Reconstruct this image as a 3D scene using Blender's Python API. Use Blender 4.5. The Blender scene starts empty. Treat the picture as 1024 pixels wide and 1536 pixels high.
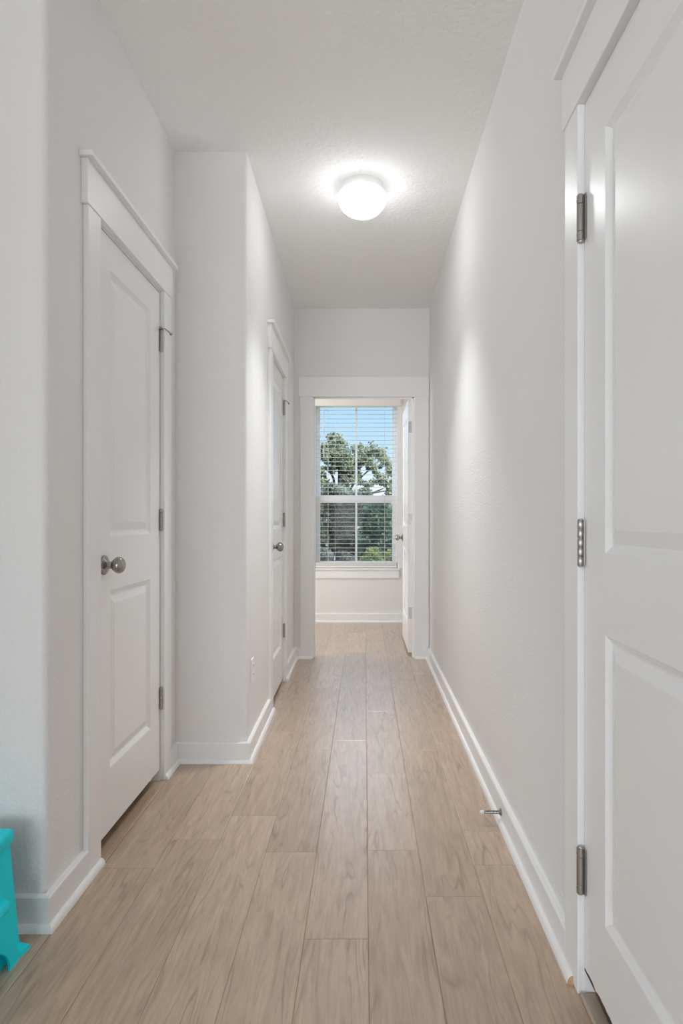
import bpy, bmesh, math, random
from mathutils import Vector, Matrix
random.seed(7)
PI = math.pi
SC = bpy.context.scene
COL = SC.collection

# ------------------------------------------------------------------ helpers
def link(name, me, mat=None, parent=None, smooth=False):
    o = bpy.data.objects.new(name, me)
    COL.objects.link(o)
    if mat is not None:
        me.materials.append(mat)
    if parent is not None:
        o.parent = parent
        o.matrix_parent_inverse = parent.matrix_world.inverted()
    if smooth:
        for p in me.polygons:
            p.use_smooth = True
    return o

def finish(name, bm, mat, parent=None, smooth=False, recalc=True):
    if recalc:
        bmesh.ops.recalc_face_normals(bm, faces=bm.faces[:])
    me = bpy.data.meshes.new(name)
    bm.to_mesh(me)
    bm.free()
    o = link(name, me, mat, parent, False)
    if smooth:
        for p in me.polygons:
            p.use_smooth = True
        try:
            me.set_sharp_from_angle(angle=math.radians(38))
        except Exception:
            pass
    return o

def tag(o, label, cat, kind=None, group=None):
    o['label'] = label
    o['category'] = cat
    if kind: o['kind'] = kind
    if group: o['group'] = group
    return o

def empty(name, loc):
    o = bpy.data.objects.new(name, None)
    o.location = loc
    o.empty_display_size = 0.1
    COL.objects.link(o)
    bpy.context.view_layer.update()
    return o

class Frame:
    """local (u along the wall, d out of the wall, z up) -> world"""
    def __init__(self, ox, oy, ux, uy, nx, ny):
        l = math.hypot(ux, uy)
        self.o = Vector((ox, oy, 0)); self.u = Vector((ux / l, uy / l, 0))
        l = math.hypot(nx, ny)
        self.n = Vector((nx / l, ny / l, 0))
    def __call__(self, u, d, z):
        return self.o + self.u * u + self.n * d + Vector((0, 0, z))
W = Frame(0, 0, 1, 0, 0, 1)      # plain world axes

def box(bm, F, u0, u1, d0, d1, z0, z1, bev=0.0, seg=2):
    vs = [bm.verts.new(F(u, d, z)) for u in (u0, u1) for d in (d0, d1) for z in (z0, z1)]
    idx = [(0,1,3,2),(4,6,7,5),(0,4,5,1),(2,3,7,6),(0,2,6,4),(1,5,7,3)]
    fs = [bm.faces.new([vs[i] for i in f]) for f in idx]
    if bev > 0:
        es = list({e for f in fs for e in f.edges})
        bmesh.ops.bevel(bm, geom=es, offset=bev, segments=seg, profile=0.5, affect='EDGES')

def prism(bm, pts, z0, z1):
    a = [bm.verts.new((x, y, z0)) for x, y in pts]
    b = [bm.verts.new((x, y, z1)) for x, y in pts]
    n = len(pts)
    bm.faces.new(a); bm.faces.new(b)
    for i in range(n):
        bm.faces.new((a[i], a[(i+1) % n], b[(i+1) % n], b[i]))

def poly_extrude(bm, pts3a, pts3b):
    a = [bm.verts.new(p) for p in pts3a]; b = [bm.verts.new(p) for p in pts3b]
    n = len(a)
    bm.faces.new(a); bm.faces.new(b)
    for i in range(n):
        bm.faces.new((a[i], a[(i+1) % n], b[(i+1) % n], b[i]))

def lathe(bm, origin, axis, prof, n=28, cap=True):
    """prof: list of (radius, distance along axis)"""
    axis = Vector(axis).normalized()
    t = Vector((0, 0, 1)) if abs(axis.z) < 0.9 else Vector((1, 0, 0))
    a = axis.cross(t).normalized(); b = axis.cross(a)
    rings = []
    for r, h in prof:
        if r < 1e-6:
            rings.append([bm.verts.new(Vector(origin) + axis * h)])
        else:
            rings.append([bm.verts.new(Vector(origin) + axis * h + (a * math.cos(2*PI*i/n) + b * math.sin(2*PI*i/n)) * r) for i in range(n)])
    for p, q in zip(rings, rings[1:]):
        for i in range(n):
            j = (i + 1) % n
            if len(p) == 1 and len(q) == 1: continue
            if len(p) == 1: bm.faces.new((p[0], q[i], q[j]))
            elif len(q) == 1: bm.faces.new((p[i], p[j], q[0]))
            else: bm.faces.new((p[i], p[j], q[j], q[i]))
    if cap:
        for r in (rings[0], rings[-1]):
            if len(r) > 2: bm.faces.new(r)

def tube(bm, pts, rad, n=10):
    pts = [Vector(p) for p in pts]
    rads = rad if isinstance(rad, (list, tuple)) else [rad] * len(pts)
    rings = []
    ref = Vector((0.13, 0.27, 0.95)).normalized()
    for i, p in enumerate(pts):
        d = (pts[min(i+1, len(pts)-1)] - pts[max(i-1, 0)]).normalized()
        r = ref if abs(d.dot(ref)) < 0.95 else Vector((1, 0, 0))
        a = d.cross(r).normalized(); b = d.cross(a)
        rings.append([bm.verts.new(p + (a * math.cos(2*PI*k/n) + b * math.sin(2*PI*k/n)) * rads[i]) for k in range(n)])
    for p, q in zip(rings, rings[1:]):
        for k in range(n):
            bm.faces.new((p[k], p[(k+1) % n], q[(k+1) % n], q[k]))
    bm.faces.new(rings[0]); bm.faces.new(rings[-1])

def sweep(bm, path, prof):
    """extrude a profile (d out of the wall on the right hand of travel, z) along a plan path with mitred corners"""
    P = [Vector((x, y)) for x, y in path]
    rings = []
    for i, p in enumerate(P):
        ns = []
        if i > 0:
            d = (P[i] - P[i-1]).normalized(); ns.append(Vector((d.y, -d.x)))
        if i < len(P) - 1:
            d = (P[i+1] - P[i]).normalized(); ns.append(Vector((d.y, -d.x)))
        if len(ns) == 2:
            m = (ns[0] + ns[1]); m = m / (1 + ns[0].dot(ns[1]))
        else:
            m = ns[0]
        rings.append([bm.verts.new((p.x + m.x * dd, p.y + m.y * dd, z)) for dd, z in prof])
    n = len(prof)
    for a, b in zip(rings, rings[1:]):
        for k in range(n):
            bm.faces.new((a[k], a[(k+1) % n], b[(k+1) % n], b[k]))
    bm.faces.new(rings[0]); bm.faces.new(rings[-1])

# ------------------------------------------------------------------ materials
def new_mat(name):
    m = bpy.data.materials.new(name); m.use_nodes = True
    nt = m.node_tree
    b = nt.nodes['Principled BSDF']
    return m, nt, b

def srgb(r, g, b):
    f = lambda c: (c/255/12.92) if c/255 <= 0.04045 else ((c/255 + 0.055)/1.055) ** 2.4
    return (f(r), f(g), f(b), 1)

def paint(name, col, rough, bump_scale=None, bump=0.1, dist=0.001, spec=0.5, detail=2.0):
    m, nt, b = new_mat(name)
    b.inputs['Roughness'].default_value = rough
    b.inputs['Specular IOR Level'].default_value = spec
    tc = nt.nodes.new('ShaderNodeNewGeometry')
    n0 = nt.nodes.new('ShaderNodeTexNoise'); n0.inputs['Scale'].default_value = 1.3; n0.inputs['Detail'].default_value = 3
    nt.links.new(tc.outputs['Position'], n0.inputs['Vector'])
    mx = nt.nodes.new('ShaderNodeMixRGB'); mx.inputs[1].default_value = col
    mx.inputs[2].default_value = tuple(c * 0.975 for c in col[:3]) + (1,)
    nt.links.new(n0.outputs['Fac'], mx.inputs[0])
    nt.links.new(mx.outputs[0], b.inputs['Base Color'])
    if bump_scale:
        n = nt.nodes.new('ShaderNodeTexNoise'); n.inputs['Scale'].default_value = bump_scale; n.inputs['Detail'].default_value = detail
        nt.links.new(tc.outputs['Position'], n.inputs['Vector'])
        bp = nt.nodes.new('ShaderNodeBump'); bp.inputs['Strength'].default_value = bump; bp.inputs['Distance'].default_value = dist
        nt.links.new(n.outputs['Fac'], bp.inputs['Height'])
        nt.links.new(bp.outputs['Normal'], b.inputs['Normal'])
    return m

def metal(name, col, rough):
    m, nt, b = new_mat(name)
    b.inputs['Base Color'].default_value = col
    b.inputs['Metallic'].default_value = 1.0
    tc = nt.nodes.new('ShaderNodeNewGeometry')
    n = nt.nodes.new('ShaderNodeTexNoise'); n.inputs['Scale'].default_value = 300
    nt.links.new(tc.outputs['Position'], n.inputs['Vector'])
    r = nt.nodes.new('ShaderNodeMapRange'); r.inputs['To Min'].default_value = rough - 0.04; r.inputs['To Max'].default_value = rough + 0.04
    nt.links.new(n.outputs['Fac'], r.inputs['Value']); nt.links.new(r.outputs[0], b.inputs['Roughness'])
    return m

WALLC = (0.845, 0.842, 0.838, 1)
M_WALL = paint('wall_paint', WALLC, 0.75, 110, 0.8, 0.0024, 0.25)
M_REAR = paint('bounce_cutting_grey', (0.22, 0.23, 0.25, 1), 0.75, 120, 0.6, 0.002, 0.25)  # invented dark grey for unseen walls, cuts light bounced onto the near-left wall
M_CEIL = paint('ceiling_paint', (0.92, 0.92, 0.915, 1), 0.85, 48, 0.9, 0.005, 0.2, 3)
M_TRIM = paint('white_trim_paint', (0.90, 0.90, 0.90, 1), 0.32, 40, 0.04, 0.0006, 0.5)
M_DOOR = paint('white_door_paint', (0.885, 0.885, 0.885, 1), 0.26, 30, 0.03, 0.0008, 0.5)
M_VINYL = paint('white_vinyl', (0.92, 0.925, 0.93, 1), 0.35)
M_BLIND = paint('blind_white', (0.70, 0.70, 0.69, 1), 0.45)
M_VALANCE = paint('blind_cream', (0.82, 0.78, 0.74, 1), 0.45)
M_NICKEL = metal('satin_nickel', (0.37, 0.35, 0.33, 1), 0.27)
M_HINGE = metal('hinge_nickel', (0.42, 0.40, 0.375, 1), 0.33)
M_DARK, _, _b = new_mat('dark_recess'); _b.inputs['Base Color'].default_value = (0.02, 0.02, 0.02, 1)
M_RUBBER = paint('white_rubber', (0.78, 0.78, 0.76, 1), 0.6)
M_PLATE = paint('outlet_white', (0.93, 0.93, 0.93, 1), 0.30)
M_JOINT = paint('joint_brown', (0.20, 0.14, 0.095, 1), 0.7)
M_TEAL = paint('turquoise_plastic', (0.0, 0.80, 0.92, 1), 0.5, None, 0.1, 0.001, 0.35)
M_RAWWOOD = paint('raw_pine', (0.55, 0.36, 0.19, 1), 0.7)
M_BAREDOOR = paint('raw_door_edge', (0.10, 0.055, 0.035, 1), 0.8)

def wood_floor():
    m, nt, b = new_mat('oak_planks')
    N = nt.nodes.new; L = nt.links.new
    geo = N('ShaderNodeNewGeometry')
    att = N('ShaderNodeAttribute'); att.attribute_name = 'plank'
    sep = N('ShaderNodeSeparateColor'); L(att.outputs['Color'], sep.inputs[0])
    off = N('ShaderNodeVectorMath'); off.operation = 'MULTIPLY_ADD'
    off.inputs[1].default_value = (37, 53, 29)
    L(att.outputs['Color'], off.inputs[0]); L(geo.outputs['Position'], off.inputs[2])
    # long stretched grain
    mp = N('ShaderNodeMapping'); mp.inputs['Scale'].default_value = (1.0, 0.10, 1.0); L(off.outputs[0], mp.inputs['Vector'])
    g1 = N('ShaderNodeTexNoise'); g1.inputs['Scale'].default_value = 60; g1.inputs['Detail'].default_value = 6; g1.inputs['Roughness'].default_value = 0.65; g1.inputs['Distortion'].default_value = 0.6
    L(mp.outputs[0], g1.inputs['Vector'])
    # cathedral figure: rings of a slowly drifting field
    mp2 = N('ShaderNodeMapping'); mp2.inputs['Scale'].default_value = (1.0, 0.11, 1.0); L(off.outputs[0], mp2.inputs['Vector'])
    g2 = N('ShaderNodeTexNoise'); g2.inputs['Scale'].default_value = 9; g2.inputs['Detail'].default_value = 2.5; g2.inputs['Distortion'].default_value = 0.4
    L(mp2.outputs[0], g2.inputs['Vector'])
    mul = N('ShaderNodeMath'); mul.operation = 'MULTIPLY'; mul.inputs[1].default_value = 13; L(g2.outputs['Fac'], mul.inputs[0])
    fr = N('ShaderNodeMath'); fr.operation = 'PINGPONG'; fr.inputs[1].default_value = 0.5; L(mul.outputs[0], fr.inputs[0])
    rr = N('ShaderNodeMapRange'); rr.inputs['From Min'].default_value = 0.0; rr.inputs['From Max'].default_value = 0.16; rr.inputs['To Min'].default_value = 1; rr.inputs['To Max'].default_value = 0
    L(fr.outputs[0], rr.inputs['Value'])
    brk = N('ShaderNodeTexNoise'); brk.inputs['Scale'].default_value = 22; brk.inputs['Detail'].default_value = 3; L(mp.outputs[0], brk.inputs['Vector'])
    brr = N('ShaderNodeMapRange'); brr.inputs['From Min'].default_value = 0.42; brr.inputs['From Max'].default_value = 0.66; L(brk.outputs['Fac'], brr.inputs['Value'])
    vein = N('ShaderNodeMath'); vein.operation = 'MULTIPLY'; L(rr.outputs[0], vein.inputs[0]); L(brr.outputs[0], vein.inputs[1])
    # per-plank tone
    ramp = N('ShaderNodeValToRGB')
    e = ramp.color_ramp.elements
    e[0].position = 0.0; e[0].color = (0.485, 0.345, 0.235, 1)
    e[1].position = 1.0; e[1].color = (0.58, 0.427, 0.305, 1)
    L(sep.outputs[0], ramp.inputs[0])
    m1 = N('ShaderNodeMixRGB'); m1.blend_type = 'MULTIPLY'; m1.inputs[0].default_value = 1
    gr = N('ShaderNodeValToRGB'); gr.color_ramp.elements[0].position = 0.3; gr.color_ramp.elements[0].color = (0.74, 0.715, 0.69, 1)
    gr.color_ramp.elements[1].position = 0.7; gr.color_ramp.elements[1].color = (1.08, 1.08, 1.08, 1)
    L(g1.outputs['Fac'], gr.inputs[0])
    L(ramp.outputs[0], m1.inputs[1]); L(gr.outputs[0], m1.inputs[2])
    m2 = N('ShaderNodeMixRGB'); m2.blend_type = 'MULTIPLY'; m2.inputs[2].default_value = (0.66, 0.62, 0.58, 1)
    vs = N('ShaderNodeMath'); vs.operation = 'MULTIPLY'; vs.inputs[1].default_value = 1.0; L(vein.outputs[0], vs.inputs[0])
    L(vs.outputs[0], m2.inputs[0]); L(m1.outputs[0], m2.inputs[1])
    L(m2.outputs[0], b.inputs['Base Color'])
    b.inputs['Roughness'].default_value = 0.40
    b.inputs['Coat Weight'].default_value = 1.0; b.inputs['Coat Roughness'].default_value = 0.27; b.inputs['Coat IOR'].default_value = 1.62
    b.inputs['Specular IOR Level'].default_value = 0.55
    # hand-scraped ripples across the boards
    mp3 = N('ShaderNodeMapping'); mp3.inputs['Scale'].default_value = (2.2, 0.55, 1.0); L(off.outputs[0], mp3.inputs['Vector'])
    rp = N('ShaderNodeTexNoise'); rp.inputs['Scale'].default_value = 14; rp.inputs['Detail'].default_value = 2; L(mp3.outputs[0], rp.inputs['Vector'])
    ad = N('ShaderNodeMath'); ad.operation = 'MULTIPLY_ADD'; ad.inputs[1].default_value = 0.10; L(g1.outputs['Fac'], ad.inputs[0]); L(rp.outputs['Fac'], ad.inputs[2])
    bp = N('ShaderNodeBump'); bp.inputs['Strength'].default_value = 0.35; bp.inputs['Distance'].default_value = 0.0022
    L(ad.outputs[0], bp.inputs['Height']); L(bp.outputs['Normal'], b.inputs['Normal'])
    return m
M_FLOOR = wood_floor()

def leaf_mat(name, c1, c2):
    m, nt, b = new_mat(name)
    N = nt.nodes.new; L = nt.links.new
    geo = N('ShaderNodeNewGeometry')
    n = N('ShaderNodeTexNoise'); n.inputs['Scale'].default_value = 2.2; n.inputs['Detail'].default_value = 4
    L(geo.outputs['Position'], n.inputs['Vector'])
    r = N('ShaderNodeValToRGB'); r.color_ramp.elements[0].position = 0.35; r.color_ramp.elements[0].color = c1
    r.color_ramp.elements[1].position = 0.65; r.color_ramp.elements[1].color = c2
    L(n.outputs['Fac'], r.inputs[0]); L(r.outputs[0], b.inputs['Base Color'])
    b.inputs['Roughness'].default_value = 0.6
    return m
M_OAKLEAF = leaf_mat('oak_leaves', (0.12, 0.14, 0.075, 1), (0.27, 0.28, 0.16, 1))
M_BUSH = leaf_mat('dark_bush_leaves', (0.06, 0.075, 0.045, 1), (0.15, 0.17, 0.095, 1))
M_CEDAR = leaf_mat('cedar_leaves', (0.055, 0.10, 0.06, 1), (0.14, 0.21, 0.11, 1))
M_DRY = leaf_mat('dry_brush', (0.08, 0.07, 0.055, 1), (0.22, 0.20, 0.15, 1))
M_YELLOW = leaf_mat('yellow_green_leaves', (0.16, 0.19, 0.04, 1), (0.32, 0.34, 0.09, 1))
M_LAWN = leaf_mat('rough_grass', (0.14, 0.16, 0.045, 1), (0.32, 0.32, 0.12, 1))
M_BARK = leaf_mat('bark', (0.05, 0.042, 0.035, 1), (0.12, 0.10, 0.085, 1))
M_ROOF = paint('grey_shingles', (0.42, 0.42, 0.42, 1), 0.9)
M_SIDING = paint('pale_siding', (0.45, 0.45, 0.44, 1), 0.8)

def glass_mat(name, tint, gloss):
    m = bpy.data.materials.new(name); m.use_nodes = True
    nt = m.node_tree; nt.nodes.clear()
    N = nt.nodes.new; L = nt.links.new
    out = N('ShaderNodeOutputMaterial'); t = N('ShaderNodeBsdfTransparent'); t.inputs['Color'].default_value = tint
    g = N('ShaderNodeBsdfGlossy'); g.inputs['Roughness'].default_value = 0.02
    mx = N('ShaderNodeMixShader'); fr = N('ShaderNodeFresnel'); fr.inputs['IOR'].default_value = 1.45
    sc = N('ShaderNodeMath'); sc.operation = 'MULTIPLY'; sc.inputs[1].default_value = gloss
    L(fr.outputs[0], sc.inputs[0]); L(sc.outputs[0], mx.inputs[0]); L(t.outputs[0], mx.inputs[1]); L(g.outputs[0], mx.inputs[2]); L(mx.outputs[0], out.inputs['Surface'])
    return m
M_GLASS = glass_mat('window_glass', (0.96, 0.97, 0.97, 1), 0.12)
def screen_mat():
    m = bpy.data.materials.new('insect_screen'); m.use_nodes = True
    nt = m.node_tree; nt.nodes.clear(); N = nt.nodes.new; L = nt.links.new
    out = N('ShaderNodeOutputMaterial'); t = N('ShaderNodeBsdfTransparent'); d = N('ShaderNodeBsdfDiffuse'); d.inputs['Color'].default_value = (0.12, 0.12, 0.12, 1)
    mx = N('ShaderNodeMixShader'); mx.inputs[0].default_value = 0.28
    L(t.outputs[0], mx.inputs[1]); L(d.outputs[0], mx.inputs[2]); L(mx.outputs[0], out.inputs['Surface'])
    return m
M_SCREEN = screen_mat()
def emit_mat(name, col, s):
    m, nt, b = new_mat(name)
    b.inputs['Base Color'].default_value = (0.9, 0.9, 0.9, 1)
    b.inputs['Emission Color'].default_value = col
    b.inputs['Emission Strength'].default_value = s
    return m
LAMP_STRENGTH = 7.5
M_RIM = emit_mat('faint_opal_glass', (0.97, 0.99, 1.0, 1), 0.7)
M_DOME = emit_mat('lit_opal_glass', (0.97, 0.99, 1.0, 1), LAMP_STRENGTH)

# ------------------------------------------------------------------ plan (metres; camera stands at the origin)
CH = 2.743           # ceiling
XL = -0.852          # left wall
XR = 0.507           # right wall
YC = 1.73            # outside corner left
YR = 2.91            # return wall
XB = -0.530          # bump-out corner
YE, XE = 5.07, -0.552  # end wall; bump-out wall meets it here
YF = 6.865           # far room's window wall
T = 0.115
FL = Frame(XL, 0, 0, 1, 1, 0)
FB = Frame(XB, YR, XE - XB, YE - YR, YE - YR, XB - XE)
FR = Frame(XR, 0, 0, 1, -1, 0)
FE = Frame(0, YE, 1, 0, 0, -1)
FF = Frame(0, YF, 1, 0, 0, -1)
HEAD = 2.036         # underside of jamb heads

# doors: slab edges along the wall
D1 = (2.059, 2.692)                 # left wall, u = y
ub = lambda y: (y - YR)             # along the bump-out wall
D2 = (ub(3.70), ub(4.335))
D3 = (0.668, 1.477)                 # right wall, u = y
O4 = (-0.402, 0.388)                # end opening between jamb faces, u = x
RO = 0.022                          # slab edge to rough opening

def struct(name, bm, mat, label, cat, smooth=False):
    o = finish(name, bm, mat, None, smooth)
    return tag(o, label, cat, 'structure')

# ------------------------------------------------------------------ walls
def arc_corner(cx, cy, r, a0, a1, n=8):
    return [(cx + r*math.cos(a0 + (a1-a0)*i/n), cy + r*math.sin(a0 + (a1-a0)*i/n)) for i in range(n+1)]
RAD = 0.02
bm = bmesh.new()
# near return (faces the camera) with a bullnose corner, then the left wall up to door 1
a, b_ = D1[0]-RO, D1[1]+RO
prism(bm, [(-6.5, YC)] + arc_corner(XL-RAD, YC+RAD, RAD, -PI/2, 0) + [(XL, a), (XL-T, a), (XL-T, YC+T), (-6.5, YC+T)], 0, CH)
struct('wall_left', bm, M_WALL, 'pale greige wall with rounded outside corner beside the turquoise step stool', 'wall', True)
bm = bmesh.new()
prism(bm, [(XL, a), (XL, b_), (XL-T, b_), (XL-T, a)], HEAD+0.019, CH)
prism(bm, [(XL, b_), (XL, YR), (XL-T, YR), (XL-T, b_)], 0, CH)
struct('wall_left_above_door', bm, M_WALL, 'pale greige wall above and just past the first left-hand panel door', 'wall')
bm = bmesh.new()
q = [FB(D2[0]-RO, 0, 0), FB(D2[0]-RO, -T, 0)]
prism(bm, [(-6.5, YR)] + arc_corner(XB-RAD, YR+RAD, RAD, -PI/2, 0) + [(q[0].x, q[0].y), (q[1].x, q[1].y), (XB-T, YR+T), (-6.5, YR+T)], 0, CH)
struct('wall_bump_out', bm, M_WALL, 'greige bump-out wall with rounded corner and white outlet low on its side', 'wall', True)
bm = bmesh.new()
p0 = [FB(D2[0]-RO, 0, 0), FB(D2[1]+RO, 0, 0), FB(D2[1]+RO, -T, 0), FB(D2[0]-RO, -T, 0)]
prism(bm, [(p.x, p.y) for p in p0], HEAD+0.019, CH)
p0 = [FB(D2[1]+RO, 0, 0), Vector((XE, YE, 0)), Vector((XE-T, YE, 0)), FB(D2[1]+RO, -T, 0)]
prism(bm, [(p.x, p.y) for p in p0], 0, CH)
struct('wall_left_far', bm, M_WALL, 'greige wall above and past the second left-hand door, next to end doorway', 'wall')
bm = bmesh.new()
box(bm, FR, -0.30, D3[0]-RO, -T, 0, 0, CH)
box(bm, FR, D3[0]-RO, D3[1]+RO, -T, 0, HEAD+0.019, CH)
box(bm, FR, D3[1]+RO, YE, -T, 0, 0, CH)
struct('wall_right', bm, M_WALL, 'long plain greige wall on the hallway side with the spring door stop', 'wall')
bm = bmesh.new(); box(bm, FR, -7.0, -0.30, -T, 0, 0, CH)
struct('wall_right_rear', bm, M_REAR, 'unseen wall behind the viewer on the right, greyed to cut bounced light', 'wall')
bm = bmesh.new()
box(bm, FE, -6.5, O4[0]-0.019, -T, 0, 0, CH)
box(bm, FE, O4[1]+0.019, 2.0, -T, 0, 0, CH)
box(bm, FE, O4[0]-0.019, O4[1]+0.019, -T, 0, 2.079, CH)
struct('wall_end', bm, M_WALL, 'greige wall at the hall end above the open white doorway', 'wall')
# far room
WX0, WX1, WZ0, WZ1 = -0.527, 0.350, 0.573, 2.345
bm = bmesh.new()
box(bm, FF, -2.3, WX0, -0.16, 0, 0, CH)
box(bm, FF, WX1, 2.0, -0.16, 0, 0, CH)
box(bm, FF, WX0, WX1, -0.16, 0, 0, WZ0)
box(bm, FF, WX0, WX1, -0.16, 0, WZ1, CH)
struct('wall_window', bm, M_WALL, 'greige wall of the far room around the blind-covered window', 'wall')
bm = bmesh.new(); box(bm, W, 1.3, 1.4, YE+T, YF, 0, CH)
struct('wall_far_room_right', bm, M_WALL, 'greige side wall of the far room behind the open white door', 'wall')
bm = bmesh.new()
for y0, y1, z0, z1 in ((YE+T, 5.24, 0, CH), (6.10, YF, 0, CH), (5.24, 6.10, 0, 0.55), (5.24, 6.10, 2.35, CH)):
    box(bm, W, -2.3, -2.2, y0, y1, z0, z1)
struct('wall_far_room_left', bm, M_WALL, 'greige side wall of the far room opposite the open door', 'wall')
# shell behind the camera
bm = bmesh.new()
for x0, x1, z0, z1 in ((-6.5, -2.9, 0, CH), (0.0, 2.0, 0, CH), (-2.9, 0.0, 0, 0.3), (-2.9, 0.0, 2.45, CH)):
    box(bm, W, x0, x1, -7.1, -7.0, z0, z1)
struct('wall_rear', bm, M_REAR, 'unseen wall behind the viewer, greyed to cut bounced light, with an added window opening', 'wall')
bm = bmesh.new()
for y0, y1, z0, z1 in ((-7.1, -4.9, 0, CH), (-1.6, YE+T, 0, CH), (-4.9, -1.6, 0, 0.05), (-4.9, -1.6, 2.25, CH)):
    box(bm, W, -6.6, -6.5, y0, y1, z0, z1)
struct('wall_outer_left', bm, M_REAR, 'unseen outer wall closing the rooms on the left, greyed to cut bounced light', 'wall')
bm = bmesh.new(); box(bm, W, -1.70, -1.60, 0.95, YC, 0, CH)  # stub added out of view to keep left fill light off the near-left wall
struct('wall_light_block', bm, M_WALL, 'unseen greige wall stub added to block window light from the near-left wall', 'wall')
bm = bmesh.new(); box(bm, W, 2.0, 2.1, -7.1, YF+0.16, 0, CH)
struct('wall_outer_right', bm, M_WALL, 'greige outer wall closing the rooms on the right', 'wall')

bm = bmesh.new(); box(bm, W, -6.6, 2.1, -7.1, YF+0.16, CH, CH+0.12)
struct('ceiling', bm, M_CEIL, 'textured off-white ceiling over the hallway with one lit round lamp', 'ceiling')

# ------------------------------------------------------------------ plank floor (one mesh, every board modelled)
known = {-1: [3.19], -2: [2.12, 3.07], -3: [2.38], -4: [2.20], -5: [2.02], 0: [2.13, 2.775], 1: [1.87, 3.05], 2: [2.04, 2.26]}
PW = 0.167
bm = bmesh.new()
lay = bm.loops.layers.color.new('plank')
YA, YB = -7.1, YF + 0.1
for k in range(-41, 13):
    x0 = 0.010 + PW * k; x1 = x0 + PW
    x0 = max(x0, -6.6); x1 = min(x1, 2.1)
    if x1 - x0 < 0.01: continue
    js = list(known.get(k, [random.uniform(0.5, 2.0)]))
    rnd = random.Random(100 + k)
    y = js[-1]
    while y < YB - 0.5:
        y += rnd.uniform(0.75, 1.75); js.append(y)
    y = js[0]
    while y > YA + 0.5:
        y -= rnd.uniform(0.75, 1.75); js.insert(0, y)
    js = [YA] + [j for j in js if YA < j < YB] + [YB]
    for y0, y1 in zip(js, js[1:]):
        if y1 - y0 < 0.02: continue
        g, c, ce_, h = 0.0004, 0.0026, 0.0011, 0.0009
        o_ = [(x0+g, y0+g, -h), (x1-g, y0+g, -h), (x1-g, y1-g, -h), (x0+g, y1-g, -h)]
        i_ = [(x0+g+c, y0+g+ce_, 0), (x1-g-c, y0+g+ce_, 0), (x1-g-c, y1-g-ce_, 0), (x0+g+c, y1-g-ce_, 0)]
        b0 = [(x, y, -0.0032) for x, y, _ in o_]
        V = [[bm.verts.new(p) for p in r] for r in (b0, o_, i_)]
        fs = [bm.faces.new(V[2])]
        for r in (0, 1):
            for i in range(4):
                fs.append(bm.faces.new((V[r][i], V[r][(i+1) % 4], V[r+1][(i+1) % 4], V[r+1][i])))
        col = (rnd.random(), rnd.random(), rnd.random(), 1)
        for f in fs:
            for lp in f.loops: lp[lay] = col
fl = finish('floor', bm, M_FLOOR, recalc=False)
tag(fl, 'light oak plank floor running the length of the hallway', 'floor', 'structure')
bm = bmesh.new(); box(bm, W, -6.6, 2.1, -7.1, YF+0.16, -0.12, -0.003)
struct('floor_slab', bm, M_JOINT, 'brown slab beneath the oak planks', 'floor')

# ------------------------------------------------------------------ trims
CW, CT, REV = 0.095, 0.018, 0.008     # casing width, thickness, gap from slab edge to casing
def casing(name, F, e0, e1, label, cap=True, head_over=0.012, right_cut=None, left=True, z_head=2.044, head_h=0.135, jamb_depth=T, jh=None, stops=True, stop_d=(-0.037, -0.049), gap=0.003):
    """e0, e1: jamb faces along u"""
    root = empty(name, F((e0+e1)/2, 0, 0))
    tag(root, label, 'door frame', 'structure')
    H = jh or HEAD
    r = 0.005
    i0, i1 = e0 - r, e1 + r
    o0, o1 = i0 - CW, i1 + CW
    if right_cut is not None: o1 = right_cut
    for (u0, u1) in ((o0, i0), (i1, o1)):
        bm = bmesh.new(); box(bm, F, u0, u1, 0, CT, 0.0, z_head, 0.0025); finish('side_casing', bm, M_TRIM, root)
    bm = bmesh.new(); box(bm, F, o0-head_over, (o1+head_over) if right_cut is None else right_cut, 0, CT+0.003, z_head, z_head+head_h, 0.002)
    finish('head_casing', bm, M_TRIM, root)
    if cap:
        bm = bmesh.new(); box(bm, F, o0-head_over-0.014, o1+head_over+0.014, 0, 0.040, z_head+head_h, z_head+head_h+0.016, 0.0025)
        finish('cap_moulding', bm, M_TRIM, root)
    for nm, (u0, u1, z0, z1) in (('side_jamb', (e0-0.019, e0, 0, H+0.019)), ('side_jamb', (e1, e1+0.019, 0, H+0.019)), ('head_jamb', (e0, e1, H, H+0.019))):
        bm = bmesh.new(); box(bm, F, u0, u1, -jamb_depth, 0, z0, z1); finish(nm, bm, M_TRIM, root)
    s0, s1 = stop_d[1], stop_d[0]
    bm = bmesh.new()
    box(bm, F, e0, e0+0.011, s0-0.02, s1, 0, H); box(bm, F, e1-0.011, e1, s0-0.02, s1, 0, H); box(bm, F, e0, e1, s0-0.02, s1, H-0.011, H)
    finish('door_stop_strip', bm, M_TRIM, root)
    return root
g = 0.003
casing('trim_1', FL, D1[0]-g, D1[1]+g, 'white casing with projecting cap around the first left-hand door')
casing('trim_2', FB, D2[0]-g, D2[1]+g, 'white casing with projecting cap around the second left-hand door')
casing('trim_3', FR, D3[0]-g, D3[1]+g, 'white casing with cap around the large right-hand door')
casing('trim_4', FE, O4[0], O4[1], 'flat white casing around the open doorway at the hall end', cap=False, right_cut=XR-0.004, head_h=0.156, z_head=2.0495, jh=2.060, stop_d=(-0.045, -0.057))

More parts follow.
